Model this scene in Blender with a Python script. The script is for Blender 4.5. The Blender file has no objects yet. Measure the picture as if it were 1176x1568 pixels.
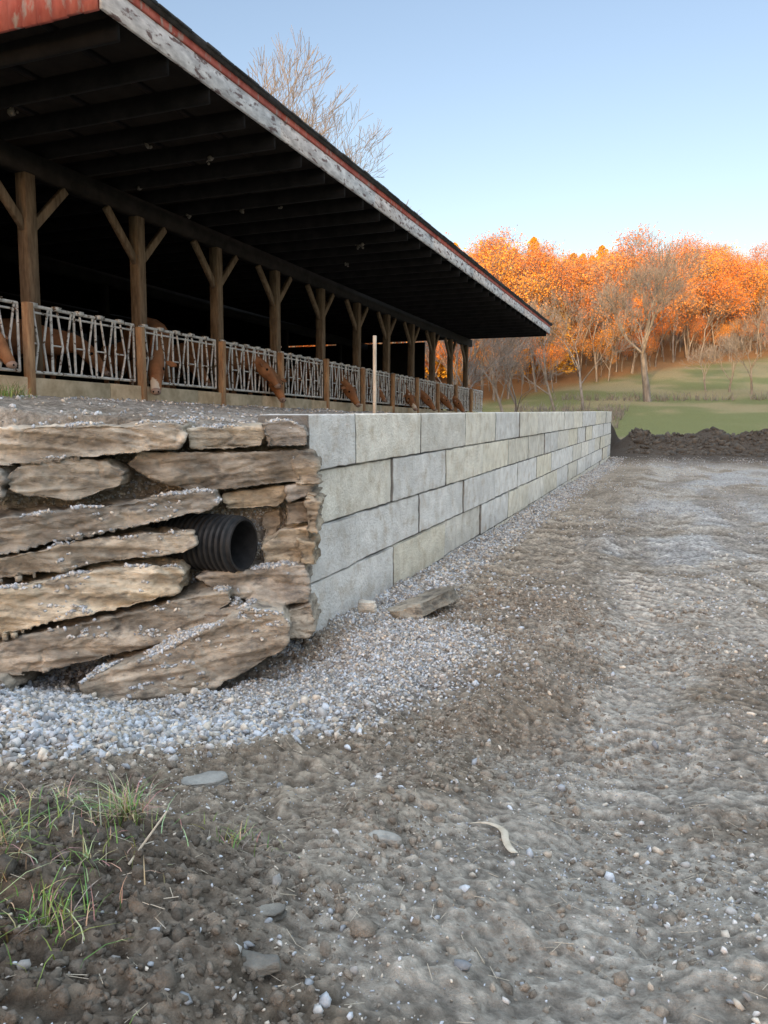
import bpy, bmesh, math, random
import numpy as np
from mathutils import Vector, Matrix, Quaternion
from mathutils.bvhtree import BVHTree

random.seed(7); rng=np.random.default_rng(7)
scn=bpy.context.scene
TH=math.radians(21.5); PT=math.radians(7.28); EYE=2.4; FP=1150.0
cT,sT,cP,sP=math.cos(TH),math.sin(TH),math.cos(PT),math.sin(PT)
SUN_EL=math.radians(5.0)
SKY=0.42; SUNS=5.0; TILT=.0165

# ---------------------------------------------------------------- noise
def _h(ix,iy,s):
    n=(ix.astype(np.int64)*374761393+iy.astype(np.int64)*668265263+s*1442695041)&0x7fffffff
    n=((n^(n>>13))*1274126177)&0x7fffffff
    n=(n^(n>>16))&0xffffff
    return n/float(0xffffff)
def vn(x,y,s=0):
    x=np.asarray(x,float);y=np.asarray(y,float)
    ix=np.floor(x);iy=np.floor(y);fx=x-ix;fy=y-iy
    fx=fx*fx*(3-2*fx);fy=fy*fy*(3-2*fy)
    a=_h(ix,iy,s);b=_h(ix+1,iy,s);c=_h(ix,iy+1,s);d=_h(ix+1,iy+1,s)
    return (a*(1-fx)+b*fx)*(1-fy)+(c*(1-fx)+d*fx)*fy
def fbm(x,y,o=4,s=0):
    r=0;a=.5;t=0
    for i in range(o):
        r=r+a*vn((x*.8+y*.6)*2**i+17.3*i,(y*.8-x*.6)*2**i+5.1*i,s+i);t+=a;a*=.5
    return r/t-.5
def sm(x,a,b):
    t=np.clip((x-a)/(b-a),0,1);return t*t*(3-2*t)
def RL(x,y): return cT*x+sT*y, -sT*x+cT*y
def W(r,L,z): return Vector((-sT*L+cT*r, cT*L+sT*r, z))
def base(r): return 7.0+.9*np.clip((r+3.6)/2.8,0,1)

def polydist(x,y,pts):
    d=np.full(np.shape(x),1e9)
    for (ax,ay),(bx,by) in zip(pts[:-1],pts[1:]):
        vx,vy=bx-ax,by-ay
        t=np.clip(((x-ax)*vx+(y-ay)*vy)/(vx*vx+vy*vy),0,1)
        d=np.minimum(d,np.hypot(x-ax-t*vx,y-ay-t*vy))
    return d
GR=[(-7.2,4.9),(-5.3,4.45),(-3.95,4.35),(-3.1,5.6),(-2.6,7.1)]
def gravel_mask(x,y,soft=0):
    d=polydist(x,y,GR)+ .7*fbm(x*1.3,y*1.3,4,50)
    m=1-sm(d,.55-soft*.3,.95+soft)
    toe=(1-sm(x,-3.3+.5*fbm(y*.8,y*0,2,61),-2.75+soft*.4))*sm(y,7,8)*(1-sm(y,42,46))
    return np.maximum(m,toe*.9)
def terr_mask(x,y):
    r,L=RL(x,y)
    left=sm(L,base(r)+.02,base(r)+.5)*(1-sm(r,-.9,-.55))
    right=(1-sm(x,-4.18,-3.95))*sm(y,7.25,7.45)
    left=np.where(x<-3.95,left,0)
    m=np.maximum(left,right)
    return m*(1-sm(y,46,60))
def soil_mask(x,y): return 1-sm(np.hypot(x+2.7,(y-1.5)*.95)+.7*fbm(x*1.1,y*1.1,3,31),1.0,2.1)
def lanes(x,y):
    wob=.18*np.sin(y*.35)
    L=lambda c,w: np.exp(-((x-c-wob)/w)**4)
    return L(-.35,.36),L(1.45,.34),L(.5,.25),wob
def ground_z(x,y,detail=True):
    x=np.asarray(x,float);y=np.asarray(y,float)
    low=np.interp(y,[-700,-420,-330,-60,-15,0,2,4,5.2,6.5,40,55,62,90,150,260,500,1300],
                    [56,52,44,3,1.2,.62,.48,.14,-.05,.0,0,.4,.9,4.2,14.0,33,36,36])
    low=low+ sm(y,60,160)*( .06*np.clip(-x,-40,90))
    low=low+ .26*(1-sm(np.hypot(x+2.6,(y-1.6)*.9),.5,1.6))
    low=low+ .10*sm(-x,4.5,7)*(1-sm(y,6,8))*sm(y,1,3)
    low=low-.12*(1-sm(polydist(x,y,[(-5.5,5.0),(-4.0,5.2),(-3.4,6.2)]),.3,1.0))
    low=low+1.15*np.exp(-((y-52)/3.6)**2)*sm(x,-5,-2)*(1-sm(x,30,40))*(.75+1.7*fbm(x*.5,y*.4,4,9))
    low=low+ sm(np.abs(y-30),40,120)*2.5*fbm(x*.02,y*.02,3,3)
    rd=sm(x,-2.0,-1.4)*(1-sm(x,4.5,5.5))*(1-sm(y,48,52))
    la,lb,lc,wob=lanes(x,y)
    low=low-rd*(.07*la+.05*lb)
    ph=(y+.55*np.abs(x+.35-wob)+.55*fbm(x*1.4,y*1.1,3,41))/.25
    trm=sm(fbm(x*1.3,y*.7,3,77),-.06,.10)*sm(y,2.4,4.2)
    low=low+rd*.020*np.tanh(1.6*np.sin(ph*2*np.pi))*np.clip(la+lb+.7*lc,0,1)*trm
    low=low+.06*np.exp(-((x+1.35+.3*fbm(y*.5,0*y,2,5)*2)/.18)**2)*rd
    d=polydist(x,y,[(-3.3,3.5),(-2.4,4.3),(-1.6,5.4),(-1.0,6.6)])
    low=low+.10*np.exp(-(d/.35)**2)
    low=low+.05*gravel_mask(x,y)*(1-sm(y,8,12))
    ter=2.30+(.38-TILT*(y-8)*.9)*sm(-x,3.9,9.0)+ .05*fbm(x*1.5,y*1.5,3,8)
    ter=np.where(x<-9.3,2.62-TILT*(y-8),ter)
    m=terr_mask(x,y)
    if detail:
        near=1-sm(np.hypot(x,y),20,60)
        lan=np.clip(la+lb+.7*lc,0,1)*rd*(.35+.65*trm)
        rough=(.62+.38*(1-rd)+.5*soil_mask(x,y))
        n=.13*fbm(x*.9,y*.9,3,11)
        cl=np.abs(fbm(x*5,y*5,4,13));cl2=np.abs(fbm(x*12,y*12,3,19))
        n2=rough*.12*fbm(x*3.3,y*3.3,4,12)-rough*.12*cl-rough*.09*cl2
        n2=n2+(.4+.6*rough)*.045*fbm(x*24,y*24,2,14)
        n=(n+n2*(1-.5*lan))*near*(1-.6*m)
        far=sm(np.hypot(x,y),20,60)*.25*fbm(x*.25,y*.25,4,15)
        z=low*(1-m)+ter*m+n+far+.01
    else: z=low*(1-m)+ter*m
    return z

# ---------------------------------------------------------------- helpers
def mesh_arrays(name,V,F,col=None,mat=None,smooth=False,parent=None,k=None):
    me=bpy.data.meshes.new(name)
    V=np.asarray(V,np.float32);F=np.asarray(F,np.int32);k=F.shape[1]
    me.vertices.add(len(V));me.vertices.foreach_set('co',V.ravel())
    me.loops.add(F.size);me.loops.foreach_set('vertex_index',F.ravel())
    me.polygons.add(len(F));me.polygons.foreach_set('loop_start',np.arange(0,F.size,k,dtype=np.int32))
    me.update(calc_edges=True)
    if smooth: me.polygons.foreach_set('use_smooth',np.ones(len(F),bool))
    if col is not None:
        a=me.color_attributes.new('Col','FLOAT_COLOR','POINT')
        c=np.ones((len(V),4),np.float32);c[:,:3]=col;a.data.foreach_set('color',c.ravel())
    ob=bpy.data.objects.new(name,me);scn.collection.objects.link(ob)
    if mat: me.materials.append(mat)
    if parent: ob.parent=parent
    return ob
def empty(name):
    e=bpy.data.objects.new(name,None);scn.collection.objects.link(e);return e

def nmat(name,c1,c2=None,scale=3,rough=.9,bump=.3,bscale=30,c3=None,stretch=(1,1,1),attr=False,detail=6,metal=0,lo=.35,hi=.65,bdist=.02,scale3=None,t3=(.55,.62)):
    m=bpy.data.materials.new(name);m.use_nodes=True;nt=m.node_tree;N=nt.nodes;Lk=nt.links
    b=N['Principled BSDF'];b.inputs['Roughness'].default_value=rough;b.inputs['Metallic'].default_value=metal
    b.inputs['Specular IOR Level'].default_value=.25
    tc=N.new('ShaderNodeTexCoord');mp=N.new('ShaderNodeMapping');mp.inputs['Scale'].default_value=stretch
    Lk.new(tc.outputs['Object'],mp.inputs[0])
    def noise(s,d=detail,r=.6):
        n=N.new('ShaderNodeTexNoise');n.inputs['Scale'].default_value=s;n.inputs['Detail'].default_value=d;n.inputs['Roughness'].default_value=r
        Lk.new(mp.outputs[0],n.inputs['Vector']);return n
    n1=noise(scale)
    r=N.new('ShaderNodeValToRGB');r.color_ramp.elements[0].position=lo;r.color_ramp.elements[1].position=hi
    c2=c2 or c1
    r.color_ramp.elements[0].color=(*c1,1);r.color_ramp.elements[1].color=(*c2,1)
    Lk.new(n1.outputs['Fac'],r.inputs[0]);out=r.outputs[0]
    if c3:
        n3=noise(scale3 or scale*2.7);r3=N.new('ShaderNodeValToRGB');r3.color_ramp.elements[0].position=t3[0];r3.color_ramp.elements[1].position=t3[1]
        r3.color_ramp.elements[0].color=(0,0,0,1);r3.color_ramp.elements[1].color=(1,1,1,1)
        Lk.new(n3.outputs['Fac'],r3.inputs[0])
        mx=N.new('ShaderNodeMix');mx.data_type='RGBA';Lk.new(r3.outputs[0],mx.inputs[0]);Lk.new(out,mx.inputs[6]);mx.inputs[7].default_value=(*c3,1);out=mx.outputs[2]
    if attr:
        at=N.new('ShaderNodeAttribute');at.attribute_name='Col'
        mx=N.new('ShaderNodeMix');mx.data_type='RGBA';mx.blend_type='MULTIPLY';mx.inputs[0].default_value=1
        Lk.new(out,mx.inputs[6]);Lk.new(at.outputs['Color'],mx.inputs[7]);out=mx.outputs[2]
    Lk.new(out,b.inputs['Base Color'])
    if bump>0:
        nb=noise(bscale,8,.65);bp=N.new('ShaderNodeBump');bp.inputs['Strength'].default_value=bump;bp.inputs['Distance'].default_value=bdist
        Lk.new(nb.outputs['Fac'],bp.inputs['Height']);Lk.new(bp.outputs[0],b.inputs['Normal'])
    return m

class Acc:
    def __init__(s): s.V=[];s.F=[];s.C=[]
    def beam(s,p0,p1,w,h,up=(0,0,1),col=(1,1,1)):
        p0=Vector(p0);p1=Vector(p1);d=(p1-p0).normalized();u=Vector(up)
        if abs(d.dot(u))>.98:u=Vector((0,1,0))
        sd=d.cross(u).normalized();u=sd.cross(d)
        n=len(s.V)
        for p in(p0,p1):
            for a,b in((-1,-1),(1,-1),(1,1),(-1,1)): s.V.append(p+sd*a*w/2+u*b*h/2);s.C.append(col)
        for f in((0,3,2,1),(4,5,6,7),(0,1,5,4),(1,2,6,5),(2,3,7,6),(3,0,4,7)):s.F.append([n+i for i in f])
    def box(s,x0,x1,y0,y1,z0,z1,col=(1,1,1)):
        s.beam((x0,(y0+y1)/2,(z0+z1)/2),(x1,(y0+y1)/2,(z0+z1)/2),abs(y1-y0),abs(z1-z0),col=col)
    def make(s,name,mat,parent=None,bevel=0):
        ob=mesh_arrays(name,[tuple(v) for v in s.V],s.F,np.array(s.C),mat,parent=parent)
        if bevel:
            b=ob.modifiers.new('b','BEVEL');b.width=bevel;b.segments=1;b.limit_method='ANGLE'
        return ob

def tubes(segs,sides=6):
    P0=np.array([s[0] for s in segs]);P1=np.array([s[1] for s in segs]);R0=np.array([s[2] for s in segs]);R1=np.array([s[3] for s in segs])
    d=P1-P0;d/=np.linalg.norm(d,axis=1)[:,None]+1e-9
    a=np.where(np.abs(d[:,2:3])>.9,np.array([[1.,0,0]]),np.array([[0,0,1.]]))
    u=np.cross(d,a);u/=np.linalg.norm(u,axis=1)[:,None];v=np.cross(d,u)
    th=np.arange(sides)*2*np.pi/sides
    ring=u[:,None,:]*np.cos(th)[None,:,None]+v[:,None,:]*np.sin(th)[None,:,None]
    A=P0[:,None]+ring*R0[:,None,None];B=P1[:,None]+ring*R1[:,None,None]
    V=np.concatenate([A,B],1).reshape(-1,3)
    n=len(segs);o=(np.arange(n)*2*sides)[:,None]
    i=np.arange(sides);j=(i+1)%sides
    F=np.stack([o+i,o+j,o+j+sides,o+i+sides],-1).reshape(-1,4)
    return V,F

# ---------------------------------------------------------------- materials
M={}
M['ground']=nmat('ground_soil',(.58,.56,.54),(1.3,1.3,1.3),scale=18,bump=1.0,bscale=34,attr=True,detail=12,bdist=.06,rough=.97)
M['gravel']=nmat('crushed_stone',(.75,.75,.75),(1.15,1.15,1.15),scale=25,bump=.2,bscale=80,attr=True,detail=3)
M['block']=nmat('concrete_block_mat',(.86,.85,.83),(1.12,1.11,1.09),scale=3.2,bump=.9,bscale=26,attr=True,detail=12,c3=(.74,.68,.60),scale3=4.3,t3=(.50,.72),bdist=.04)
M['stone']=nmat('fieldstone',(.22,.20,.175),(.58,.53,.465),scale=2.6,bump=.9,bscale=14,detail=10,attr=True,c3=(.19,.178,.165),scale3=4.5,t3=(.52,.66),stretch=(1,1,2.4),bdist=.03)
M['wood']=nmat('weathered_timber',(.12,.082,.055),(.25,.18,.12),scale=6,bump=.4,bscale=30,stretch=(3,3,.5))
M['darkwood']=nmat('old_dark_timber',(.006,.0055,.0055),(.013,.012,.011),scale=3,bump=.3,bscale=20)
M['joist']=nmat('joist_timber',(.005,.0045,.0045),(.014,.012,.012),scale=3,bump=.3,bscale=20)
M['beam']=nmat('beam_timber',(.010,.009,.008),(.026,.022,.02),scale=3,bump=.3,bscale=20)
M['postwood']=nmat('fence_post_timber',(.32,.18,.10),(.52,.33,.19),scale=5,bump=.3,bscale=30,stretch=(3,3,.6))
M['fence']=nmat('galvanised_tube',(.50,.49,.47),(.78,.76,.73),scale=9,rough=.5,bump=.1,c3=(.13,.08,.05),scale3=14,t3=(.56,.62))
M['curb']=nmat('curb_boards',(.40,.31,.20),(.62,.50,.35),scale=4,bump=.3)
M['red']=nmat('red_barn_paint',(.40,.09,.07),(.58,.18,.14),scale=5,bump=.3,bscale=20,c3=(.45,.36,.33),scale3=7,t3=(.56,.66),stretch=(1,1,.4))
M['peel']=nmat('peeling_paint',(.42,.41,.41),(.80,.78,.77),scale=7,bump=.3,bscale=20,c3=(.19,.14,.135),scale3=9,t3=(.55,.61),stretch=(1,.5,1.3))
M['roof']=nmat('roof_shingle',(.03,.03,.032),(.06,.06,.06),scale=8,bump=.4)
M['pipe']=nmat('black_plastic',(.018,.019,.021),(.035,.036,.038),scale=12,rough=.45,bump=.05)
M['cow']=nmat('cow_hide',(.20,.085,.04),(.38,.18,.085),scale=4,rough=.8,bump=.3,bscale=90,c3=(.62,.55,.47),scale3=1.6,t3=(.62,.635),bdist=.01)
M['muzzle']=nmat('cow_muzzle',(.28,.19,.15),(.38,.27,.22),rough=.5,bump=.1)
M['eye']=nmat('cow_eye',(.01,.008,.006),rough=.15,bump=0)
M['bark']=nmat('tree_bark',(.20,.175,.15),(.38,.34,.30),scale=3,bump=.3,stretch=(1,1,.3))
M['leaf']=nmat('autumn_leaves',(.8,.8,.8),(1.2,1.2,1.2),scale=.5,bump=0,attr=True,rough=.8)
M['grass']=nmat('grass_blades',(.9,.9,.9),(1.1,1.1,1.1),scale=3,bump=0,attr=True,rough=.7)
M['straw']=nmat('bark_strip_mat',(.46,.40,.31),(.66,.60,.50),scale=12,bump=.3)
M['scrap']=nmat('nest_material',(.08,.07,.06),(.20,.175,.15),scale=15,bump=.4)

# ---------------------------------------------------------------- ground
def axis(a,b,f0,f1,st,g,far=None):
    c=list(np.arange(f0,f1,st));s=st;y=c[-1]
    while y<b:
        s*=1+g;y+=min(s,25);c.append(y)
    s=st;y=f0;d=[]
    while y>a:
        s*=1.045;y-=min(s,25);d.append(y)
    return np.array(d[::-1]+c)
ys=axis(-700,1300,1.0,9.5,.018,.012)
xs=axis(-650,650,-6.0,2.4,.019,.03)
X,Y=np.meshgrid(xs,ys)
Z=ground_z(X,Y)
rd=sm(X+.8*fbm(X*.8,Y*.6,3,33),-2.2,-.5)*(1-sm(X,4.5,5.5))
gm=gravel_mask(X,Y,.25)
def C(*c): return np.array(c)[None,None,:]
def mix(a,b,t): return a*(1-t[...,None])+b*t[...,None]
n1=fbm(X*1.1,Y*1.1,4,31);n2=fbm(X*5,Y*5,4,32);n3=fbm(X*17,Y*17,2,34)
col=np.broadcast_to(C(.37,.315,.25),X.shape+(3,)).copy()
col=mix(col,C(.25,.205,.155),sm(-n1,-.04,.14)*.75)
col=mix(col,C(.46,.425,.375),rd*sm(n1+.12*np.exp(-((X+.2)/.9)**2),-.16,.10)*.85)
col=mix(col,C(.155,.122,.092),soil_mask(X,Y)*.85)
col=mix(col,C(.46,.45,.44),np.clip(gm,0,1)*.75)
bl=sm(fbm(X*.6,Y*.35,3,35),.02,.15)*sm(Y,8,14)*rd
col=mix(col,C(.43,.43,.43),bl*.7)
tm=terr_mask(X,Y)
col=mix(col,C(.40,.37,.33),tm*.8)
bd=sm(fbm(X*1.4,Y*.30,3,36),.02,.15)*sm(Y,4,7)
col=mix(col,C(.25,.21,.165),bd*.6*(1-gm))
la,lb,lc,_=lanes(X,Y)
col=mix(col,C(.52,.485,.43),np.clip(la+.5*lb,0,1)*rd*.4*(1-sm(Y,20,30))*sm(n2,-.2,.1))
D=np.hypot(X,Y)
dark=sm(Y+3*n1,37,45)*(1-sm(Y,57,62))
col=mix(col,C(.085,.068,.053),dark)
g1=fbm(X*.15,Y*.15,4,40)
fld=mix(np.broadcast_to(C(.185,.20,.08),col.shape),C(.33,.275,.15),sm(g1,-.1,.15)*.85)
col=mix(col,fld,sm(Y+3*n1,57,62))
col=mix(col,fld,1-sm(Y,-12,-4))
forest_floor=sm(Y-(95+(X+16)*1.8),-4,6)*sm(Y,80,90)
col=mix(col,C(.34,.19,.08),forest_floor)
nf=(1-sm(D,20,50))
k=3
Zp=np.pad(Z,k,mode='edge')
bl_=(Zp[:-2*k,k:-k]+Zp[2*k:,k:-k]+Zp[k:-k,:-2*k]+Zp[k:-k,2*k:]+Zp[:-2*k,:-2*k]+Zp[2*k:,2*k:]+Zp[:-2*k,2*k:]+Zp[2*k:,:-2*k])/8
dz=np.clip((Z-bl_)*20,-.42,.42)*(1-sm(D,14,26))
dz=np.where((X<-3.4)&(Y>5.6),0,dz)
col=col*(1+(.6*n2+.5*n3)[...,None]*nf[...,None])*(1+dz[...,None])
ny,nx=X.shape
idx=np.arange(ny*nx).reshape(ny,nx)
F=np.stack([idx[:-1,:-1],idx[:-1,1:],idx[1:,1:],idx[1:,:-1]],-1).reshape(-1,4)
mesh_arrays('ground',np.stack([X,Y,Z],-1).reshape(-1,3),F,col.reshape(-1,3),M['ground'],smooth=True)

# ---------------------------------------------------------------- block wall
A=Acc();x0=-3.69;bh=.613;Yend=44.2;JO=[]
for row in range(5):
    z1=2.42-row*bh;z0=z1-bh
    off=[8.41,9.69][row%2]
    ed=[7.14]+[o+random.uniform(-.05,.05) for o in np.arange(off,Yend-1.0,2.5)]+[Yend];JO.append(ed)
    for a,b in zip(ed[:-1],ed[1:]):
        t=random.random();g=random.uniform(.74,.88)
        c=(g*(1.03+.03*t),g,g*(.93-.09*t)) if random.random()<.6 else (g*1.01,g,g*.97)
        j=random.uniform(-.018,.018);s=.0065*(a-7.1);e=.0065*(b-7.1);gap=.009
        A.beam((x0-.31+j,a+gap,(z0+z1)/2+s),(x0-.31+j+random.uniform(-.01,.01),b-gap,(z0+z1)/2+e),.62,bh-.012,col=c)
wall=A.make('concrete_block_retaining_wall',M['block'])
bm=bmesh.new();bm.from_mesh(wall.data)
bmesh.ops.bevel(bm,geom=bm.edges[:],offset=.016,segments=3,profile=.8,affect='EDGES')
long=[e for e in bm.edges if abs(e.verts[0].co.y-e.verts[1].co.y)>.8]
bmesh.ops.subdivide_edges(bm,edges=long,cuts=22,use_grid_fill=True)
tall=[e for e in bm.edges if abs(e.verts[0].co.z-e.verts[1].co.z)>.4]
bmesh.ops.subdivide_edges(bm,edges=tall,cuts=7,use_grid_fill=True)
bm.to_mesh(wall.data);bm.free()
me=wall.data;nv=len(me.vertices);co=np.zeros(nv*3,np.float32);me.vertices.foreach_get('co',co);co=co.reshape(-1,3).astype(float)
ca=me.color_attributes['Col'];cc=np.zeros(nv*4,np.float32);ca.data.foreach_get('color',cc);cc=cc.reshape(-1,4)
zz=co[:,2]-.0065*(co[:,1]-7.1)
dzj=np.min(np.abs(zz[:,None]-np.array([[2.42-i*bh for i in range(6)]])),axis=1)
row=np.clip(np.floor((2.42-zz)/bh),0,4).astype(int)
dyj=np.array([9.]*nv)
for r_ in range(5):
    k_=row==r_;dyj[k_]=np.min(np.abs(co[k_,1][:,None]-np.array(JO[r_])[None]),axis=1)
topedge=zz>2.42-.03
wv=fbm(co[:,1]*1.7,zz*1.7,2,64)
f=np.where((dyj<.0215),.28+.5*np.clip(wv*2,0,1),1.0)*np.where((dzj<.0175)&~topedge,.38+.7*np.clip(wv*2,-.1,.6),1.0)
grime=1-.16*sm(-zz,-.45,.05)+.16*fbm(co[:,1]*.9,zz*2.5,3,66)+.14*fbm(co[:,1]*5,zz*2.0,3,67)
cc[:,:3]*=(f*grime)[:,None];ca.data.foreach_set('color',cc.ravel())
edge=np.exp(-np.minimum(dyj,dzj)/.03)
co[:,0]+=.020*fbm(co[:,1]*3.1,co[:,2]*3.1+co[:,0]*2,3,71)+.014*fbm(co[:,1]*11,co[:,2]*11,2,72)-edge*.03*np.clip(fbm(co[:,1]*7,co[:,2]*7,2,75),0,1)
co[:,2]+=.020*fbm(co[:,1]*7,co[:,2]*7,2,73)
me.vertices.foreach_set('co',co.astype(np.float32).ravel());me.update()

# ---------------------------------------------------------------- dry stone wall (pixel outlines projected from the camera at the origin)
def Lf(u,v): return 7.0+.9*min(max(u,0),480)/480-.4*(v-637)/340
def sv(u,v,L):
    b=(784-v)/FP;h=cP+b*sP;t=L/h
    return W(t*(u-588)/FP,L,EYE+t*(-sP+b*cP))
stones=[
 ([(-70,658),(60,652),(200,650),(283,648),(286,668),(272,686),(150,700),(40,712),(-70,716)],-.10,(1.05,1.0,.92)),
 ([(286,655),(400,650),(408,668),(400,684),(330,689),(288,685)],.05,(1.0,.97,.88)),
 ([(398,648),(440,643),(468,650),(474,668),(470,685),(408,686)],-.02,(.60,.60,.61)),
 ([(8,730),(30,708),(90,702),(160,705),(192,722),(185,745),(120,768),(40,764),(12,750)],-.05,(.9,.88,.82)),
 ([(-70,722),(-4,716),(6,735),(2,760),(-70,775)],-.1,(.8,.8,.8)),
 ([(192,712),(215,692),(300,690),(400,690),(480,692),(484,712),(476,738),(380,748),(290,752),(235,735)],.03,(.58,.54,.49)),
 ([(-70,795),(60,788),(180,772),(262,756),(330,754),(338,768),(320,782),(215,806),(80,832),(-20,856),(-70,860)],-.14,(.68,.68,.67)),
 ([(338,756),(400,746),(436,744),(440,762),(425,776),(345,782)],.16,(1.15,1.05,.88)),
 ([(436,744),(478,740),(480,758),(440,772)],.08,(.8,.8,.8)),
 ([(400,786),(428,780),(434,800),(428,822),(402,830)],.34,(1.1,1.0,.88)),
 ([(436,770),(474,766),(476,800),(438,806)],.12,(.75,.68,.6)),
 ([(466,752),(488,756),(488,822),(468,818)],-.02,(.85,.76,.64)),
 ([(398,834),(430,812),(472,806),(480,832),(474,862),(404,874)],.16,(1.05,.97,.82)),
 ([(-70,866),(20,850),(140,826),(240,816),(298,816),(301,834),(280,850),(140,866),(20,888),(-70,898)],-.12,(.95,.91,.83)),
 ([(-60,920),(10,900),(110,880),(200,868),(270,868),(284,882),(276,908),(190,935),(90,952),(0,980),(-60,990)],-.16,(1.35,1.24,1.02)),
 ([(300,884),(352,874),(430,866),(466,864),(476,888),(470,922),(420,930),(350,918)],.02,(.86,.83,.8)),
 ([(-50,1000),(20,980),(120,955),(220,935),(300,910),(352,904),(356,922),(318,955),(240,990),(150,1012),(40,1034),(-50,1040)],-.16,(.88,.83,.76)),
 ([(300,945),(365,922),(368,940),(330,965),(285,985)],-.15,(.8,.73,.66)),
 ([(430,936),(476,926),(484,950),(478,976),(436,978)],-.02,(.8,.72,.63)),
 ([(118,1048),(190,1020),(270,985),(330,960),(372,936),(434,938),(444,965),(436,1000),(385,1025),(336,1050),(326,1078),(240,1105),(140,1115)],-.45,(.85,.79,.71)),
 ([(-80,1030),(0,1040),(14,1060),(-4,1100),(-90,1100)],-.25,(.7,.66,.6)),
 ([(-80,890),(-5,885),(8,900),(0,930),(-80,940)],.05,(.7,.66,.6)),
 ([(455,826),(482,830),(484,868),(458,864)],.0,(.8,.7,.56)),
 ([(448,690),(482,694),(486,742),(452,744)],.03,(.7,.65,.58)),
 ([(300,700),(470,700),(470,900),(300,900)],.85,(.35,.32,.3)),
]
SW=empty('dry_stone_wall');bv=[];bf=[];stone_objs=[]
fwd=Vector((-sT,cT,0))
def stone_from_prism(name,front,depth_vec,vox,col,parent,amp=.05,seed=0,smi=7):
    bm=bmesh.new();c=sum(front,Vector())/len(front)
    fv=[bm.verts.new(p) for p in front];bk=[bm.verts.new(c+(p-c)*.92+depth_vec) for p in front]
    bm.faces.new(fv);bm.faces.new(bk[::-1]);n=len(fv)
    for i in range(n): bm.faces.new((fv[i],bk[i],bk[(i+1)%n],fv[(i+1)%n]))
    bmesh.ops.recalc_face_normals(bm,faces=bm.faces[:])
    me=bpy.data.meshes.new('t');bm.to_mesh(me);bm.free()
    ob=bpy.data.objects.new('t',me);scn.collection.objects.link(ob)
    r=ob.modifiers.new('r','REMESH');r.mode='VOXEL';r.voxel_size=vox
    s=ob.modifiers.new('s','SMOOTH');s.factor=.5;s.iterations=smi
    dg=bpy.context.evaluated_depsgraph_get();ev=ob.evaluated_get(dg)
    m2=bpy.data.meshes.new_from_object(ev);bpy.data.objects.remove(ob)
    k=len(m2.vertices);co=np.zeros(k*3,np.float32);m2.vertices.foreach_get('co',co);co=co.reshape(-1,3).astype(float)
    no=np.zeros(k*3,np.float32);m2.vertices.foreach_get('normal',no);no=no.reshape(-1,3)
    hx=co[:,0]*.93+co[:,1]*.37;hy=co[:,1]*.93-co[:,0]*.37
    tilt=co[:,2]+.12*np.sin(seed)*hx
    q=fbm(hx*.7+seed,tilt*11,2,seed)*4;qs=np.floor(q)+sm(q-np.floor(q),.40,.60)
    strat=qs/4*1.0+fbm(hx*2+seed,tilt*9,3,seed+3)*.7
    chunk=fbm(hx*3+hy*2.1,co[:,2]*4+hy*3,3,seed+9)
    facet=np.abs(fbm(hx*2.2+hy*1.1,co[:,2]*3+hy*2,2,seed+11))
    crack=-np.maximum(0,.05-np.abs(fbm(hx*1.8+hy,co[:,2]*5,2,seed+30)))*10
    fine=fbm(hx*16+hy*9,co[:,2]*22,3,seed+5)
    side=1-np.abs(no[:,2])
    d=amp*(1.9*strat*side+1.4*chunk-1.2*facet+.7*fine+1.1*crack*side)
    co=co+no*d[:,None]
    m2.vertices.foreach_set('co',co.astype(np.float32).ravel())
    a=m2.color_attributes.new('Col','FLOAT_COLOR','POINT');cc=np.ones((k,4),np.float32)
    v=(1+.8*fbm(hx*2,co[:,2]*7,3,seed+20)+.6*strat*side)[:,None]
    gr=np.clip(.5+2.2*fbm(hx*1.7,co[:,2]*3,3,seed+40),0,1)[:,None]*.55
    cb=np.array(col)[None]*v;cg=cb.mean(axis=1,keepdims=True)*np.array([[1.0,.98,.92]])
    cc[:,:3]=cb*(1-gr)+cg*gr
    a.data.foreach_set('color',cc.ravel())
    m2.polygons.foreach_set('use_smooth',np.ones(len(m2.polygons),bool))
    m2.materials.clear();m2.materials.append(M['stone']);m2.update()
    o=bpy.data.objects.new(name,m2);scn.collection.objects.link(o)
    if parent:o.parent=parent
    return o
for i,(pl,off,c) in enumerate(stones):
    front=[sv(u,v,Lf(u,v)+off) for u,v in pl]
    c=tuple(k*1.13 for k in c)
    o=stone_from_prism('fieldstone_%d'%(i+1),front,fwd*.8+Vector((0,0,.02)),.016,c,SW,seed=i*13+2,smi=2)
    n=len(bv);bv+=[v.co.copy() for v in o.data.vertices];bf+=[[n+k for k in p.vertices] for p in o.data.polygons]
bvh=BVHTree.FromPolygons(bv,bf)

def slab(name,x,y,lx,ly,h,rot,col,tilt=.1,sink=.03,seed=5,pitch_=0):
    z=float(ground_z(x,y));pts=[]
    R=Matrix.Translation((x,y,z-sink))@Matrix.Rotation(rot,4,'Z')@Matrix.Rotation(pitch_,4,'Y')@Matrix.Rotation(tilt,4,'X')
    rr=random.Random(seed)
    for k in range(9):
        a=k/9*2*math.pi;f=rr.uniform(.72,1.12)
        pts.append(R@Vector((math.copysign(abs(math.cos(a))**.7,math.cos(a))*lx/2*f,math.copysign(abs(math.sin(a))**.7,math.sin(a))*ly/2*f,0)))
    up=R.to_3x3()@Vector((0,0,h))
    return stone_from_prism(name,pts,up,.010 if lx<.5 else .014,col,None,amp=.035 if lx>.5 else .014,seed=seed,smi=1)
slab('stone_slab',-2.93,8.75,1.45,.72,.17,1.32,(.82,.78,.70),tilt=-.30,sink=.02,seed=21,pitch_=-.06)
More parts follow.
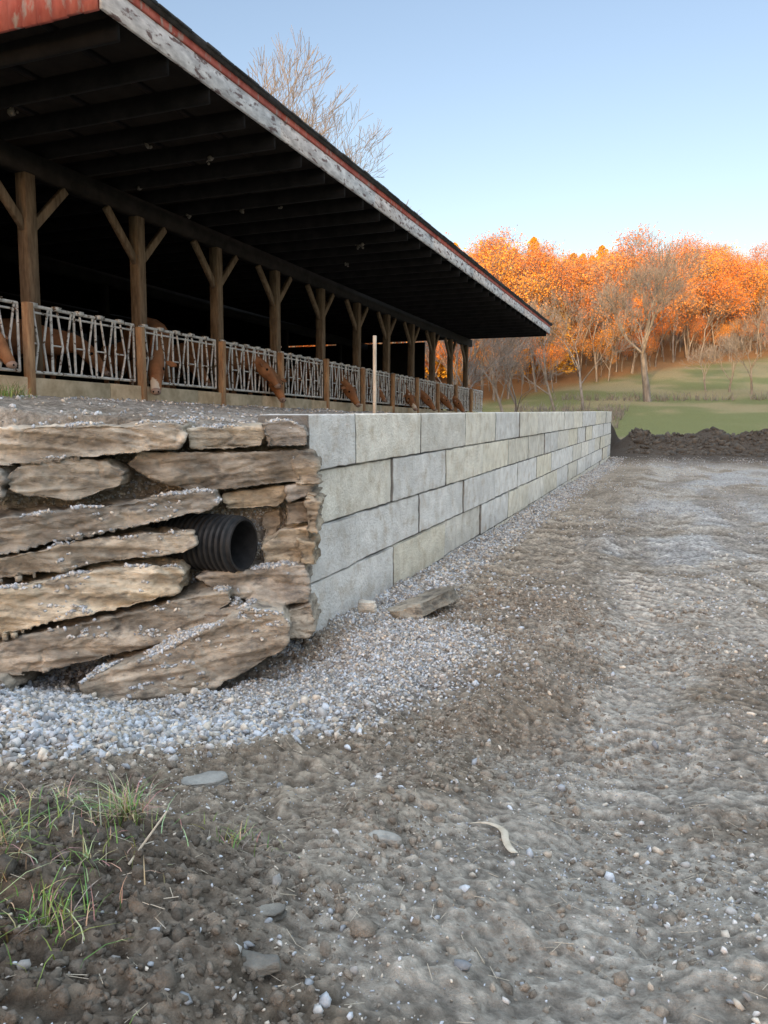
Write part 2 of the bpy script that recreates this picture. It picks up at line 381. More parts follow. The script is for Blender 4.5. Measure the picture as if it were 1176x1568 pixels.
slab('pale_rock',-3.45,8.15,.26,.18,.18,.3,(1.6,1.62,1.6),seed=22)
slab('flat_rock',-2.62,3.62,.32,.18,.06,.5,(.62,.68,.73),seed=23)
slab('flat_rock',-1.30,2.05,.22,.10,.05,.2,(.75,.83,.88),seed=24)
slab('flat_rock',-1.42,2.35,.20,.08,.04,.5,(.75,.83,.88),seed=25)
slab('flat_rock',-1.28,3.25,.2,.10,.05,.1,(.65,.7,.74),seed=26)

# ---------------------------------------------------------------- gravel
ico=bmesh.new();bmesh.ops.create_icosphere(ico,subdivisions=1,radius=1)
IV=np.array([v.co[:] for v in ico.verts]);IF=np.array([[v.index for v in f.verts] for f in ico.faces]);ico.free()
def scatter(name,P,S,cols,mat,flat=.6,elong=1.5):
    n=len(P)
    sc=np.stack([rng.uniform(.8,elong,n),rng.uniform(.6,1.0,n),rng.uniform(flat*.6,flat*1.3,n)],1)*S[:,None]
    jit=rng.uniform(.62,1.35,(n,12,1))
    v=IV[None]*jit*sc[:,None,:]
    q=rng.normal(size=(n,4));q[:,1:3]*=.55;q/=np.linalg.norm(q,axis=1)[:,None]
    w,x,y,z=q.T
    R=np.stack([1-2*(y*y+z*z),2*(x*y-z*w),2*(x*z+y*w),2*(x*y+z*w),1-2*(x*x+z*z),2*(y*z-x*w),2*(x*z-y*w),2*(y*z+x*w),1-2*(x*x+y*y)],1).reshape(n,3,3)
    v=np.einsum('nij,nkj->nki',R,v)+P[:,None,:]
    F=(IF[None]+(np.arange(n)*12)[:,None,None]).reshape(-1,3)
    return mesh_arrays(name,v.reshape(-1,3),F,np.repeat(cols,12,axis=0),mat)
def gcols(n,bl=.42):
    g=rng.uniform(.26,.68,n)[:,None];t=rng.random(n)[:,None]
    blue=np.array([[.94,1.0,1.08]]);tan=np.array([[1.12,1.0,.84]])
    return g*np.where(t<bl,blue,np.where(t<.75,np.array([[1.03,1.0,.96]]),tan))
def cand(n,x0,x1,y0,y1):
    return rng.uniform(x0,x1,n),rng.uniform(y0,y1,n)
PX=[];PY=[];PS=[]
x,y=cand(80000,-7.4,-1.0,3.0,9.5);m=gravel_mask(x,y,.5)*(1-sm(y,8.5,10)*.6)
k=(rng.random(len(x))<m**1.4*.9)&(terr_mask(x,y)<.3);PX.append(x[k]);PY.append(y[k]);PS.append(rng.uniform(.008,.022,k.sum())*(1+.6*(y[k]<4.9)))
x,y=cand(2200,-6.5,-2.0,3.0,5.6);m=gravel_mask(x,y,.45);k=rng.random(len(x))<m*.6;PX.append(x[k]);PY.append(y[k]);PS.append(rng.uniform(.022,.05,k.sum()))
x,y=cand(26000,-3.65,-2.4,9,44);k=rng.random(len(x))<gravel_mask(x,y,.3)*(1-sm(y,14,40)*.7);PX.append(x[k]);PY.append(y[k]);PS.append(rng.uniform(.012,.035,k.sum()))
x,y=cand(100000,-5,3.5,1.0,9);c=sm(fbm(x*1.6,y*1.6,3,90),-.02,.25)*(1-.6*soil_mask(x,y))
k=rng.random(len(x))<.14+.7*c;k&=rng.random(len(x))<.6;k&=terr_mask(x,y)<.05;PX.append(x[k]);PY.append(y[k]);PS.append(rng.uniform(.0025,.009,k.sum()))
x,y=cand(13000,-5,3.5,1.0,12);k=(terr_mask(x,y)<.05)&(rng.random(len(x))<(.12+.85*sm(fbm(x*.9,y*.9,3,93),-.04,.18))*(1-.6*soil_mask(x,y)));PX.append(x[k]);PY.append(y[k]);PS.append(np.minimum(rng.gamma(2.0,.0055,k.sum())+.006,.032))
x,y=cand(24000,-3.4,7,9,45);k=rng.random(len(x))<.12+.8*sm(fbm(x*.7,y*.5,3,94),.0,.2);PX.append(x[k]);PY.append(y[k]);PS.append(rng.uniform(.006,.026,k.sum()))
x,y=cand(14000,-9,-4.3,5.5,20);k=(terr_mask(x,y)>.9)&(rng.random(len(x))<.05+.8*sm(fbm(x*.9,y*.9,3,95)+.14*(x>-5.8)-.06,.02,.2));PX.append(x[k]);PY.append(y[k]);PS.append(rng.uniform(.01,.032,k.sum()))
x=np.concatenate(PX);y=np.concatenate(PY);s=np.concatenate(PS);z=ground_z(x,y)+s*.25
P=np.stack([x,y,z],1)
LP=[]
for i in range(30000):
    r=random.uniform(-4.6,-.9);L=random.uniform(5.9,8.3);p=W(r,L,3.2)
    h=bvh.ray_cast(p,Vector((0,0,-1)))
    if h[0] is None or h[1].z<.7 : continue
    if h[0].z>2.2 and random.random()<.6: continue
    if h[0].z<float(ground_z(p.x,p.y)): continue
    if vn(p.x*3.5,p.y*3.5+h[0].z*2,4)>.52: LP.append((h[0].x,h[0].y,h[0].z+.008))
LP=np.array(LP)
r=rng.uniform(-4.8,-.9,16000);L=base(r)+rng.uniform(-.15,.4,16000);ex=-sT*L+cT*r;ey=cT*L+sT*r
E_=np.stack([ex,ey,ground_z(ex,ey)+.008],1)
P=np.concatenate([P,LP,E_]);s=np.concatenate([s,rng.uniform(.008,.024,len(LP)+len(E_))])
scatter('gravel',P,s,gcols(len(P)),M['gravel'])
x,y=cand(110000,-5.5,2.5,.9,10);c=sm(fbm(x*1.3,y*1.3,3,99),-.16,.2)*(1-sm(x,-1.4,-.2)*.6)+.4*soil_mask(x,y)
k=(rng.random(len(x))<c*.75)&(gravel_mask(x,y)<.5)&(terr_mask(x,y)<.05);x=x[k];y=y[k];s=np.minimum(rng.gamma(1.4,.007,len(x))+.003,.048)
sl=soil_mask(x,y)
g=rng.uniform(.20,.40,len(x))*(1-.5*sl)
x2,y2=cand(6000,-3,16,46,57);s2=rng.gamma(1.5,.05,6000)+.02
x=np.concatenate([x,x2]);y=np.concatenate([y,y2]);s=np.concatenate([s,s2]);g=np.concatenate([g,rng.uniform(.06,.11,6000)])
M['clod']=nmat('soil_clod',(.7,.7,.7),(1.1,1.1,1.1),scale=40,bump=1,bscale=60,attr=True)
scatter('soil_clods',np.stack([x,y,ground_z(x,y)-s*.05],1),s,g[:,None]*np.array([[1.16,1,.82]]),M['clod'],flat=.75,elong=1.3)

# ---------------------------------------------------------------- corrugated pipe
prof=[(-5.0,.0),(-5.0,.262)];xp=-4.99
while xp<-4.07:
    for dx,r in((0,.262),(.012,.292),(.040,.292),(.054,.262)): prof.append((xp+dx,r))
    xp+=.066
prof.append((xp,.262));prof.append((xp+.035,.266));prof.append((xp+.035,.244));prof.append((-4.97,.240));prof.append((-4.97,0))
ns=56;PV=[];PF=[]
for (a,r) in prof:
    for k in range(ns):
        t=k/ns*2*math.pi;PV.append((a,6.40+r*math.cos(t),1.12+r*math.sin(t)))
for i in range(len(prof)-1):
    for k in range(ns):
        k2=(k+1)%ns;PF.append((i*ns+k,i*ns+k2,(i+1)*ns+k2,(i+1)*ns+k))
pipe=mesh_arrays('corrugated_drain_pipe',PV,PF,None,M['pipe'],smooth=True)
b=pipe.modifiers.new('b','EDGE_SPLIT');b.split_angle=math.radians(40)

# ---------------------------------------------------------------- barn
B=empty('cattle_barn')
BY0,BY1=6.46,34.4;EX=-5.65;BX=-25.0;FZ=2.9
A=Acc()
posts=[8.88+2.48*k for k in range(-1,11)]
for yy in posts:
    A.beam((-9.3,yy,FZ-.1),(-9.3,yy,6.0),.2,.2)
    for sgn in(-1,1):
        if yy+sgn*.8<BY1: A.beam((-9.3,yy,5.15),(-9.3,yy+sgn*.78,5.98),.09,.13)
A.make('posts',M['wood'],B,.008)
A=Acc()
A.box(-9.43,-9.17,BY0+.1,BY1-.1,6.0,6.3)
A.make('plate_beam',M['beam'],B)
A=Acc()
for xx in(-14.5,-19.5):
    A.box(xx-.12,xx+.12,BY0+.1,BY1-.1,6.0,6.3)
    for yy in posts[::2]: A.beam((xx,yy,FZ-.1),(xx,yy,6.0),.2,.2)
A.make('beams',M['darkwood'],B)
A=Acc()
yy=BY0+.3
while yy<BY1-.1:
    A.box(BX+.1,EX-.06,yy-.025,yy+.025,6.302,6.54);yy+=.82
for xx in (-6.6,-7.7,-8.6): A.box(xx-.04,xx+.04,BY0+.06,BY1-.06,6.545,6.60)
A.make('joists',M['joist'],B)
A=Acc();RX=-15.3;RZ=6.9+.25*(EX-RX)
rt=.09
A.beam((EX+.06,(BY0+BY1)/2,6.86),(RX,(BY0+BY1)/2,RZ),BY1-BY0+.24,rt)
A.beam((BX-.3,(BY0+BY1)/2,RZ-.25*(RX-BX+.3)),(RX,(BY0+BY1)/2,RZ),BY1-BY0+.24,rt)
A.make('roof',M['roof'],B)
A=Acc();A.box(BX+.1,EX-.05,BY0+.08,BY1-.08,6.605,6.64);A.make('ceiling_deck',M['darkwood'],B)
A=Acc()
y=BY0
while y<BY1-.01:
    y2=min(y+3.66,BY1);A.box(EX-.04,EX,y+.003,y2-.003,6.47,6.735);y=y2
A.make('fascia_lower',M['peel'],B,.004)
A=Acc();y=BY0
while y<BY1-.01:
    y2=min(y+3.66,BY1);A.box(EX-.035,EX+.022,y+.003,y2-.003,6.74,6.87);y=y2
A.make('fascia_upper',M['red'],B,.004)
A=Acc();y=BY0-.1
while y<BY1+.1:
    A.box(EX-.1,EX+.075+random.uniform(-.012,.012),y,y+.29,6.872,6.905+random.uniform(-.008,.008));y+=.305
A.make('drip_edge',M['roof'],B)
A=Acc()
for yy in(BY0,BY1):
    x=EX-.05
    while x>BX:
        x2=x-.2;z1=6.83+.25*(EX-x) if x>RX else 6.83+.25*(EX-RX)-.25*(RX-x)
        A.box(x2+.006,x,yy-.02,yy+.02,6.47+random.uniform(-.008,.008),max(z1-.02,6.6));x=x2
A.make('gable_siding',M['red'],B)
A=Acc()
A.box(BX-.05,BX+.05,BY0,BY1,2.0,6.6);A.box(BX,-9.45,BY0-.03,BY0+.06,2.0,6.3);A.box(BX,-11.5,BY1-.06,BY1+.03,2.0,6.3)
A.make('walls',M['darkwood'],B)
A=Acc();A.box(BX,-9.2,BY0+.1,BY1-.1,2.2,FZ-.02);A.make('floor',M['darkwood'],B)
A=Acc();y=BY0-1.3
while y<BY1:
    A.box(-9.15,-8.86,y,y+2.44,2.3,2.97+random.uniform(-.004,.004));y+=2.448
A.make('feed_curb',M['curb'],B,.01)
sp=[];ss=[]
for i in range(11):
    yy=BY0+.3+.82*random.randint(1,13);xx=random.uniform(-9,-6.4);n=random.randint(2,5)
    for k in range(n):
        sp.append((xx+random.uniform(-.05,.05),yy+random.uniform(-.04,.04),6.30-random.uniform(-.02,.08)));ss.append(random.uniform(.02,.045))
o=scatter('nests',np.array(sp),np.array(ss),np.ones((len(sp),3)),M['scrap'],flat=1.2);o.parent=B

# ---------------------------------------------------------------- feed fence
FE=empty('cattle_feed_fence');fx=-8.98;zb=3.06;zt=4.02
segs=[]
pitch=2.48
def T(y0,z0,y1,z1,r=.021,dx=0): segs.append(((fx+dx,y0,z0),(fx+dx,y1,z1),r,r))
ST0=8.40-2.48;st=ST0
while st<BY1-1:
    a=st+.08;b=st+pitch-.08
    T(a,zt,b,zt,.027);T(a,zt-.09,b,zt-.09,.018,.0);T(a,zb,b,zb,.025);T(a,zb,a,zt);T(b,zb,b,zt)
    n=5;w=(b-a)/n
    for i in range(n):
        c=a+w*i
        if i: T(c,zb,c,zt)
        j=random.uniform(-.02,.02)
        T(c+.11,zt-.04,c+.20+j,zb+.40,.018,.02);T(c+.20+j,zb+.40,c+.10,zb,.018,.02)
        T(c+w-.05,zt,c+w-.16,zb+.42,.018);T(c+w-.16,zb+.42,c+w-.10,zb,.018)
        T(c,zb+.42,c+.19,zb+.42,.014)
    st+=pitch
V_,F_=tubes(segs,7);mesh_arrays('panels',V_,F_,None,M['fence'],smooth=True,parent=FE)
A=Acc();st=ST0
while st<BY1-1:
    n=5;w=(pitch-.16)/n
    for i in range(n):
        c=st+.08+w*i;A.box(fx-.03,fx+.035,c+.05,c+.19,zt-.015,zt+.045)
    st+=pitch
A.make('lock_plates',M['fence'],FE)
A=Acc();st=ST0
while st<BY1:
    A.beam((fx+.10,st,2.7),(fx+.10,st+random.uniform(-.03,.03),zt-.02+random.uniform(-.03,.12)),.12,.12);st+=pitch
A.make('posts',M['postwood'],FE,.01)
for e in(B,FE): e.rotation_euler=(-TILT,0,0);e.location=(0,0,TILT*8)

A=Acc();A.beam((-4.45,10.9,2.2),(-4.43,10.86,3.62),.045,.045);A.make('wooden_stake',nmat('stake_wood',(.50,.42,.33),(.66,.58,.48),scale=6,bump=.2),None,.004)

# ---------------------------------------------------------------- cows
def cow(x,y,rot,headz=.0,side=0,scale=1.0):
    root=empty('cow');root.location=(x,y,FZ-.03-TILT*(y-8));root.rotation_euler=(0,0,rot);root.scale=(scale,)*3
    V=[];E=[];R=[]
    def v(p,r,par=None):
        V.append(p);R.append((r[0]*1.15,r[1]*1.15))
        if par is not None:E.append((par,len(V)-1))
        return len(V)-1
    hz=headz
    pel=v((-1.65,0,1.10),(.25,.25));bel=v((-1.2,0,1.0),(.32,.34),pel);mid=v((-.8,0,.97),(.34,.36),bel);ch=v((-.4,0,.95),(.29,.34),mid)
    nb=v((-.14,0,.88),(.18,.25),ch);nm=v((.08,side*.03,.72+hz*.6),(.13,.20),nb);nk=v((.28,side*.06,.57+hz),(.11,.16),nm)
    po=v((.44,side*.10,.47+hz),(.125,.14),nk);ey=v((.54,side*.12,.34+hz),(.135,.15),po);fa=v((.66,side*.14,.20+hz),(.083,.10),ey);mz=v((.76,side*.16,.07+hz),(.08,.072),fa);v((.79,side*.165,.02+hz),(.072,.055),mz)
    for s in(-1,1):
        h=v((-1.7,s*.17,.95),(.17,.17),pel);k=v((-1.53,s*.21,.70),(.11,.12),h);hk=v((-1.75,s*.2,.46),(.055,.065),k);f=v((-1.7,s*.2,.12),(.04,.04),hk);v((-1.66,s*.2,.03),(.055,.05),f)
        sh=v((-.32,s*.16,.76),(.12,.13),ch);kn=v((-.28,s*.18,.42),(.06,.06),sh);f=v((-.28,s*.18,.12),(.04,.04),kn);v((-.25,s*.18,.03),(.055,.05),f)
    t=v((-1.92,0,1.2),(.035,.035),pel);t=v((-1.98,0,.8),(.025,.025),t);v((-1.98,0,.5),(.045,.045),t)
    me=bpy.data.meshes.new('body');me.from_pydata(V,E,[]);me.materials.append(M['cow'])
    ob=bpy.data.objects.new('body',me);scn.collection.objects.link(ob);ob.parent=root
    sk=ob.modifiers.new('s','SKIN');sk.use_smooth_shade=True
    for i,r in enumerate(R): me.skin_vertices[0].data[i].radius=r
    me.skin_vertices[0].data[0].use_root=True
    sb=ob.modifiers.new('ss','SUBSURF');sb.levels=2;sb.render_levels=2
    P0=Vector(V[po]);M0=Vector(V[mz]);d=(M0-P0).normalized();sd=d.cross(Vector((0,0,1))).normalized();up=sd.cross(d)
    for s in(-1,1):
        bm=bmesh.new();c=P0+sd*s*.11+up*.06;tip=c+sd*s*.26-up*.01+Vector((0,0,-.06))
        a=bm.verts.new(c);m1=bm.verts.new(c.lerp(tip,.5)+d*.085);m2=bm.verts.new(c.lerp(tip,.5)-d*.08+up*.01);t=bm.verts.new(tip)
        m0=bm.verts.new(c.lerp(tip,.45)-up*.04)
        for f in((a,m1,m0),(a,m0,m2),(m1,t,m0),(m0,t,m2)): bm.faces.new(f)
        me=bpy.data.meshes.new('ear');bm.to_mesh(me);bm.free();me.materials.append(M['cow']);e=bpy.data.objects.new('ear',me);scn.collection.objects.link(e);e.parent=root
        so=e.modifiers.new('so','SOLIDIFY');so.thickness=.025;sb=e.modifiers.new('sb','SUBSURF');sb.render_levels=2;sb.levels=1
        bm=bmesh.new();bmesh.ops.create_uvsphere(bm,u_segments=10,v_segments=8,radius=.030);bmesh.ops.translate(bm,vec=P0.lerp(M0,.32)+sd*s*.112+up*.06,verts=bm.verts)
        me=bpy.data.meshes.new('eye');bm.to_mesh(me);bm.free();me.materials.append(M['eye']);e=bpy.data.objects.new('eye',me);scn.collection.objects.link(e);e.parent=root
        bm=bmesh.new();bmesh.ops.create_uvsphere(bm,u_segments=8,v_segments=6,radius=.016);bmesh.ops.translate(bm,vec=M0+d*.105+sd*s*.035+up*.045,verts=bm.verts)
        me=bpy.data.meshes.new('nostril');bm.to_mesh(me);bm.free();me.materials.append(M['eye']);e=bpy.data.objects.new('nostril',me);scn.collection.objects.link(e);e.parent=root
    bm=bmesh.new();bmesh.ops.create_uvsphere(bm,u_segments=14,v_segments=10,radius=.080)
    for w in bm.verts:w.co.z*=.75
    bmesh.ops.translate(bm,vec=M0+d*.06,verts=bm.verts)
    for f in bm.faces:f.smooth=True
    me=bpy.data.meshes.new('nose');bm.to_mesh(me);bm.free();me.materials.append(M['muzzle']);e=bpy.data.objects.new('nose',me);scn.collection.objects.link(e);e.parent=root
for (yy,rot,hz,sd,dx,sc) in [(7.85,.1,.22,0,0,.95),(10.2,.25,.3,1,-.6,.92),(11.85,-.75,.0,-1,.14,1.15),(13.3,.1,.25,0,-.5,.92),(14.85,.2,.30,1,.08,1.0),(15.75,-.5,.0,0,.12,1.05),(17.8,.1,.25,0,-.5,.92),(19.75,-.5,.0,1,.12,1.05),(22.4,.2,.25,0,-.2,.95),(25.1,-.3,.02,-1,.12,1),(26.5,.15,.05,0,.12,1),(28.8,.0,.1,1,.1,1),(30.8,-.1,.05,0,.1,1)]:
    cow(-9.40+dx,yy,rot,hz,sd,sc)

# ---------------------------------------------------------------- trees
def grow(rg,segs,tips,p,d,L,r,lev,ang=.75,ns=3,up=.12):
    for i in range(ns):
        d=(d+Vector((rg.gauss(0,.10),rg.gauss(0,.10),rg.gauss(0,.06)+up*.25))).normalized()
        q=p+d*(L/ns);r1=r*.84
        segs.append((tuple(p),tuple(q),r,r1));p=q;r=r1
        if lev>0 and i>=1:
            a=Vector((rg.gauss(0,1),rg.gauss(0,1),rg.gauss(0,.5)));a=(a-d*a.dot(d)).normalized()
            nd=(d+a*rg.uniform(ang*.7,ang*1.3)+Vector((0,0,up))).normalized()
            grow(rg,segs,tips,p,nd,L*rg.uniform(.55,.8),r*.58,lev-1,ang,ns,up)
    if lev>0:
        for k in range(2):
            a=Vector((rg.gauss(0,1),rg.gauss(0,1),rg.gauss(0,.5)));a=(a-d*a.dot(d)).normalized()
            nd=(d+a*rg.uniform(.3,.6)+Vector((0,0,up))).normalized()
            grow(rg,segs,tips,p,nd,L*rg.uniform(.6,.8),r*.72,lev-1,ang,ns,up)
    else: tips.append(tuple(p))
    if lev==1: tips.append(tuple(p))
def bare_tree(H,seed,lev=5,tr=.28,ang=.7,up=.12,mn=.008):
    rg=random.Random(seed);segs=[];tips=[]
    grow(rg,segs,tips,Vector((0,0,-.3)),Vector((0,0,1)),H*.30,tr,lev,ang,3,up)
    mz=max(s[1][2] for s in segs);f=H/mz
    segs=[(tuple(c*f for c in a),tuple(c*f for c in b),max(r0,mn),max(r1,mn)) for a,b,r0,r1 in segs]
    tips=[tuple(c*f for c in t) for t in tips]
    return segs,tips
def quads(P,S,col):
    n=len(P);u=rng.normal(size=(n,3));u/=np.linalg.norm(u,axis=1)[:,None];w=rng.normal(size=(n,3));v=np.cross(u,w);v/=np.linalg.norm(v,axis=1)[:,None]
    u=u*S[:,None];v=v*S[:,None]*.7
    V=np.stack([P-u,P-v,P+u,P+v],1).reshape(-1,3);F=np.arange(4*n).reshape(n,4)
    return V,F,np.repeat(col,4,axis=0)
def tree_mesh(name,segs,sides,leafP=None,leafS=None,leafC=None):
    V,F=tubes(segs,sides);C_=np.ones((len(V),3));mi=np.zeros(len(F),np.int32)
    if leafP is not None and len(leafP):
        v,f,c=quads(leafP,leafS,leafC);F=np.concatenate([F,f+len(V)]);V=np.concatenate([V,v]);C_=np.concatenate([C_,c]);mi=np.concatenate([mi,np.ones(len(f),np.int32)])
    ob=mesh_arrays(name,V,F,C_,M['bark']);ob.data.materials.append(M['leaf']);ob.data.polygons.foreach_set('material_index',mi)
    return ob
def place_tree(name,x,y,H,seed,lev,tr,ang=.7,up=.12,sides=5,mn=.008):
    s,t=bare_tree(H,seed,lev,tr,ang,up,mn);ob=tree_mesh(name,s,sides);ob.location=(x,y,float(ground_z(x,y)));return ob
place_tree('bare_tree',-24.6,42.0,22.0,3,6,.30,.72,.16,4,.011)
place_tree('bare_tree',-3.6,88,17.5,11,6,.45,.62,.12,4,.012)
for (x,y,H,sd) in [(-12.5,44,6.5,31),(-14.5,50,9,32),(-11.5,58,8,33),(-14,64,12,34),(-11,72,11,35),(-9.5,80,13,36),(-17,60,13,37),(7.2,95,9,38),(9.5,88,12,39),(2.5,98,6,40),(5.0,97,7,41)]:
    place_tree('bare_tree' if H>8 else 'bare_shrub',x,y,H,sd,5,.10+.008*H,.75,.12,3,.009)
var=[]
for i in range(5):
    H=15+i;s,t=bare_tree(H,60+i,4,.24,.62,.15);t=np.array(t)
    rep=[10,13,7,11,9][i];P=np.repeat(t,rep,axis=0)+rng.normal(0,.6,(len(t)*rep,3))
    h=rng.uniform(.75,1.25,len(P))[:,None]
    cc=np.array([[.78,.27,.05],[.80,.26,.045],[.68,.31,.09],[.80,.35,.06],[.74,.24,.05]][i])[None]*h
    tw=[]
    rg=random.Random(i)
    for p in t:
        for k in range(3):
            d=Vector((rg.gauss(0,1),rg.gauss(0,1),rg.gauss(.6,.7))).normalized()*rg.uniform(.5,1.1)
            tw.append((tuple(p),(p[0]+d.x,p[1]+d.y,p[2]+d.z),.018,.008))
    ob=tree_mesh('forest_tree',s+tw,3,P,rng.uniform(.07,.17,len(P)),cc);var.append(ob)
for i in range(2):
    H=17+2*i;n=5200;h=H*(.12+.88*rng.random(n)**1.15);R=.30*H*np.clip(1-h/H,0,1)**.55*(.7+.6*vn(h*1.3,h*0,i))+.12
    a=rng.uniform(0,2*np.pi,n);cl=vn(a*2.2,h*1.1,70+i);rr=R*np.sqrt(rng.random(n))*(.5+.7*cl)
    P=np.stack([np.cos(a)*rr,np.sin(a)*rr,h-rr*.15],1)
    cc=np.array([[.78,.36,.035],[.70,.38,.04]][i])[None]*(.6+.7*cl)[:,None]
    s=[((0,0,-.3),(0,0,H*.97),.25,.03)]
    V,F=tubes(s,4);v,f,c=quads(P,rng.uniform(.12,.26,n),cc)
    ob=mesh_arrays('forest_larch',np.concatenate([V,v]),np.concatenate([F,f+len(V)]),np.concatenate([np.ones((len(V),3)),c]),M['bark']);ob.data.materials.append(M['leaf'])
    ob.data.polygons.foreach_set('material_index',np.concatenate([np.zeros(len(F),np.int32),np.ones(len(f),np.int32)]));var.append(ob)
FO=empty('distant_forest');cnt=0
me_v=[v.data for v in var]
for v in var: bpy.data.objects.remove(v)
rg=random.Random(5)
def forest_put(x,y,k,s):
    o=bpy.data.objects.new('tree',me_v[k]);scn.collection.objects.link(o);o.parent=FO
    o.location=(x,y,float(ground_z(x,y,False))-.2)
    o.scale=(s,s,s*rg.uniform(.9,1.12));o.rotation_euler=(0,0,rg.uniform(0,6.28))
xx=-125
while xx<75:
    yy=78
    while yy<262:
        x=xx+rg.uniform(-2.6,2.6);y=yy+rg.uniform(-2.6,2.6)
        yb=max(82,95+(x+16)*1.8)
        if y>yb and not(x>-4 and y<90):
            l=rg.random()
            left=float(sm(-x-.12*(y-150),8,20))
            if l<.7*left*(1 if y>150 else .08): k=5+rg.randint(0,1)
            else:k=rg.randint(0,4)
            forest_put(x,y,k,rg.uniform(.72,1.02) if k<5 else rg.uniform(.75,1.05))
            if y<230: forest_put(x+rg.uniform(-2.5,2.5),y+rg.uniform(-1.5,2.5),rg.randint(0,4),rg.uniform(.25,.5))
        yy+=4.6 if yy<170 else 6.5
    xx+=5.0
segs=[]
for i in range(700):
    if i<250: x=rg.uniform(-14,35);y=90+.1*x+rg.gauss(0,.7)
    else: x=rg.uniform(-16,-5);y=rg.uniform(56,80)
    z=float(ground_z(x,y,False))
    for k in range(4):
        d=Vector((rg.gauss(0,.4),rg.gauss(0,.4),1)).normalized()*rg.uniform(.4,1.1);segs.append(((x,y,z-.1),(x+d.x,y+d.y,z+d.z),.03,.01))
V_,F_=tubes(segs,3);mesh_arrays('brush',V_,F_,None,M['bark'])

# ---------------------------------------------------------------- grass, twigs
GV=[];GF=[];GC=[]
def blade(x,y,z,a,l,w,lean,col):
    n=len(GV);dx,dy=math.cos(a),math.sin(a);px,py=-dy*w,dx*w
    for i,t in enumerate((0,.35,.7,1)):
        ox=lean*t*t*l;oz=l*t*(1-.35*lean*t*t);ww=(1-t)**.7
        GV.append((x+dx*ox+px*ww,y+dy*ox+py*ww,z+oz));GV.append((x+dx*ox-px*ww,y+dy*ox-py*ww,z+oz));GC.extend([col,col])
    for i in range(3):GF.append((n+2*i,n+2*i+1,n+2*i+3,n+2*i+2))
def tuft(x,y,n,rad,l,green=.5,w=.0030):
    for i in range(n):
        a=rg.uniform(0,6.28);q=abs(rg.gauss(0,rad));bx=x+math.cos(a)*q;by=y+math.sin(a)*q
        c=(.20*rg.uniform(.6,1.4),.29*rg.uniform(.7,1.3),.08) if rg.random()<green else (.54*rg.uniform(.6,1.2),.45*rg.uniform(.6,1.2),.27)
        blade(bx,by,float(ground_z(bx,by))-.01,rg.uniform(0,6.28),l*rg.uniform(.3,1.2),w,rg.uniform(.1,1.5),c)
for (x,y,n,rad,l,g) in [(-2.25,2.55,180,.08,.20,.3),(-2.35,1.85,260,.13,.22,.5),(-2.15,1.5,220,.12,.20,.7),(-2.8,2.7,110,.12,.12,.3),(-2.05,2.1,100,.2,.11,.4),(-1.25,1.5,30,.05,.07,.9),(-1.9,2.9,60,.15,.09,.8),(-2.6,2.2,140,.3,.10,.3),(-1.9,1.75,90,.08,.14,.6),(-2.6,1.6,180,.2,.2,.6)]: tuft(x,y,n,rad,l,g)
for i in range(16):
    tuft(-8.3+rg.gauss(0,.35),6.9+rg.gauss(0,.3),60,.12,.24,.75,.005)
mesh_arrays('grass',GV,GF,np.array(GC),M['grass'])
segs=[]
for i in range(620):
    x=rg.uniform(-3.3,1.0);y=rg.uniform(1.3,6);a=rg.uniform(0,3.14);l=rg.uniform(.02,.10);r=rg.uniform(.0008,.0018)
    z=float(ground_z(x,y))+.012;x2=x+math.cos(a)*l;y2=y+math.sin(a)*l;segs.append(((x,y,z),(x2,y2,float(ground_z(x2,y2))+.016),r,r))
segs.append(((-1.95,2.20,float(ground_z(-1.95,2.20))),(-1.93,2.42,float(ground_z(-1.93,2.42))+.17),.007,.005))
V_,F_=tubes(segs,4);mesh_arrays('dry_twigs',V_,F_,None,M['straw'])
pts=[(-.98,3.78),(-.92,3.84),(-.84,3.82),(-.775,3.74),(-.76,3.64),(-.72,3.56),(-.67,3.50)]
bmv=[]
for i,(x,y) in enumerate(pts):
    w=.014+.008*math.sin(i*1.7)**2;z=max(float(ground_z(x,y)),float(ground_z(x+.02,y)))+.015
    bmv+=[(x-w,y-w*.4,z),(x,y,z+.010),(x+w,y+w*.4,z)]
bf_=[]
for i in range(len(pts)-1):
    for k in range(2):bf_.append((i*3+k,i*3+k+1,i*3+k+4,i*3+k+3))
o=mesh_arrays('bark_strip',bmv,bf_,None,M['straw'],smooth=True);so=o.modifiers.new('s','SOLIDIFY');so.thickness=.006;sb=o.modifiers.new('b','SUBSURF');sb.levels=2;sb.render_levels=2

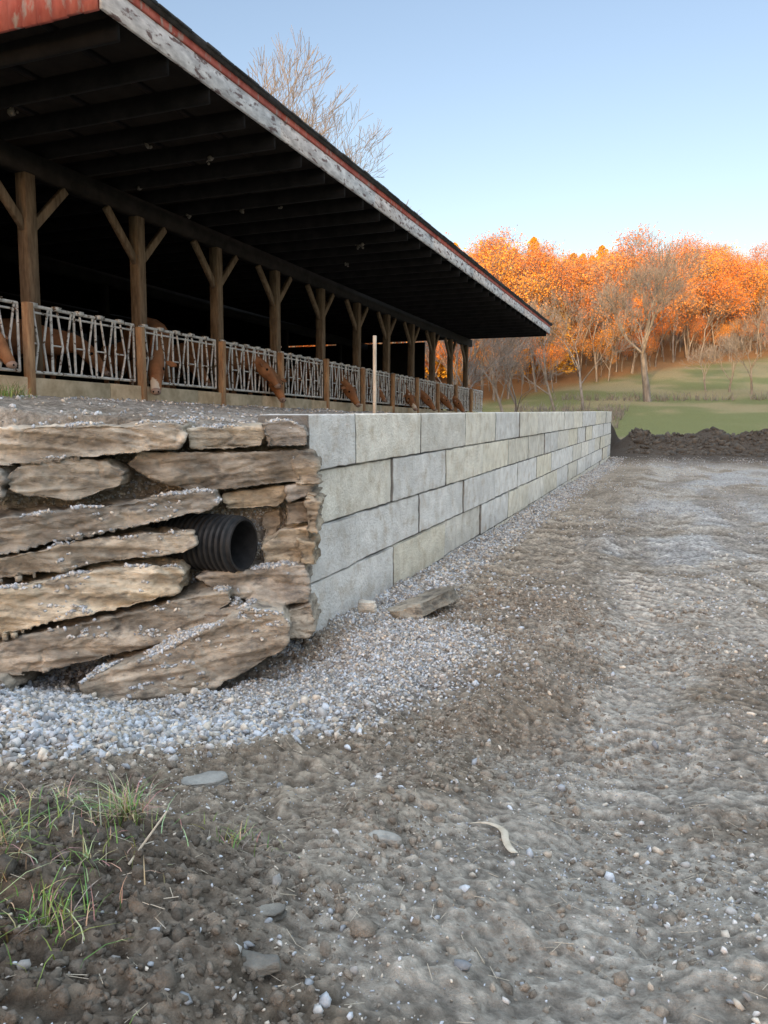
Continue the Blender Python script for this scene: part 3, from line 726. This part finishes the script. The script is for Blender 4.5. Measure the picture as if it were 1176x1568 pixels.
# ---------------------------------------------------------------- light, sky, camera
w=bpy.data.worlds.new('World');scn.world=w;w.use_nodes=True;nt=w.node_tree
bg=nt.nodes['Background'];sk=nt.nodes.new('ShaderNodeTexSky');sk.sky_type='NISHITA';sk.sun_disc=False
sk.sun_elevation=SUN_EL;sk.sun_rotation=math.radians(180);sk.air_density=1.0;sk.dust_density=1.5;sk.ozone_density=1.5
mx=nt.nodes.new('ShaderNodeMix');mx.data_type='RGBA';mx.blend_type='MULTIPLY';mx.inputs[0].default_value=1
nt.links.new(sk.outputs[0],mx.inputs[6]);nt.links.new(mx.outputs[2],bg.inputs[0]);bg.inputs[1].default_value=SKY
# added sky brightening overhead, above the frame, to light the shaded foreground
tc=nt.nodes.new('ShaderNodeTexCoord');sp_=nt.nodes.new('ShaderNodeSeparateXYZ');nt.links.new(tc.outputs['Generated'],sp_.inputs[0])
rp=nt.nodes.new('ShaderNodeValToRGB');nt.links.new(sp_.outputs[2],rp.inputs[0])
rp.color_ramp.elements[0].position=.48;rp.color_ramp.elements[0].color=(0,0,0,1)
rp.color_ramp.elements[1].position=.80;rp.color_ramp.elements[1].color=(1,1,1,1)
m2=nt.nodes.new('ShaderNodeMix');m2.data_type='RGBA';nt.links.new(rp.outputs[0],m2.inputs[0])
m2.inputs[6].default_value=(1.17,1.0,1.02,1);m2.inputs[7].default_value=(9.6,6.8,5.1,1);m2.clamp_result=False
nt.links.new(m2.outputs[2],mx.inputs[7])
l=bpy.data.lights.new('sun','SUN');l.energy=SUNS;l.angle=math.radians(.5);l.color=(1,.66,.36)
lo=bpy.data.objects.new('sun',l);scn.collection.objects.link(lo);lo.rotation_euler=(math.radians(90)-SUN_EL,0,0);lo.location=(0,-20,60)
cam=bpy.data.cameras.new('camera');co=bpy.data.objects.new('camera',cam);scn.collection.objects.link(co)
cam.sensor_fit='VERTICAL';cam.sensor_height=36;cam.sensor_width=27;cam.lens=FP/1568*36;cam.clip_end=4000;cam.clip_start=.05
co.location=(0,0,EYE);co.rotation_euler=(math.radians(90)-PT,0,TH)
scn.camera=co
scn.view_settings.view_transform='Standard';scn.view_settings.look='None';scn.view_settings.exposure=0
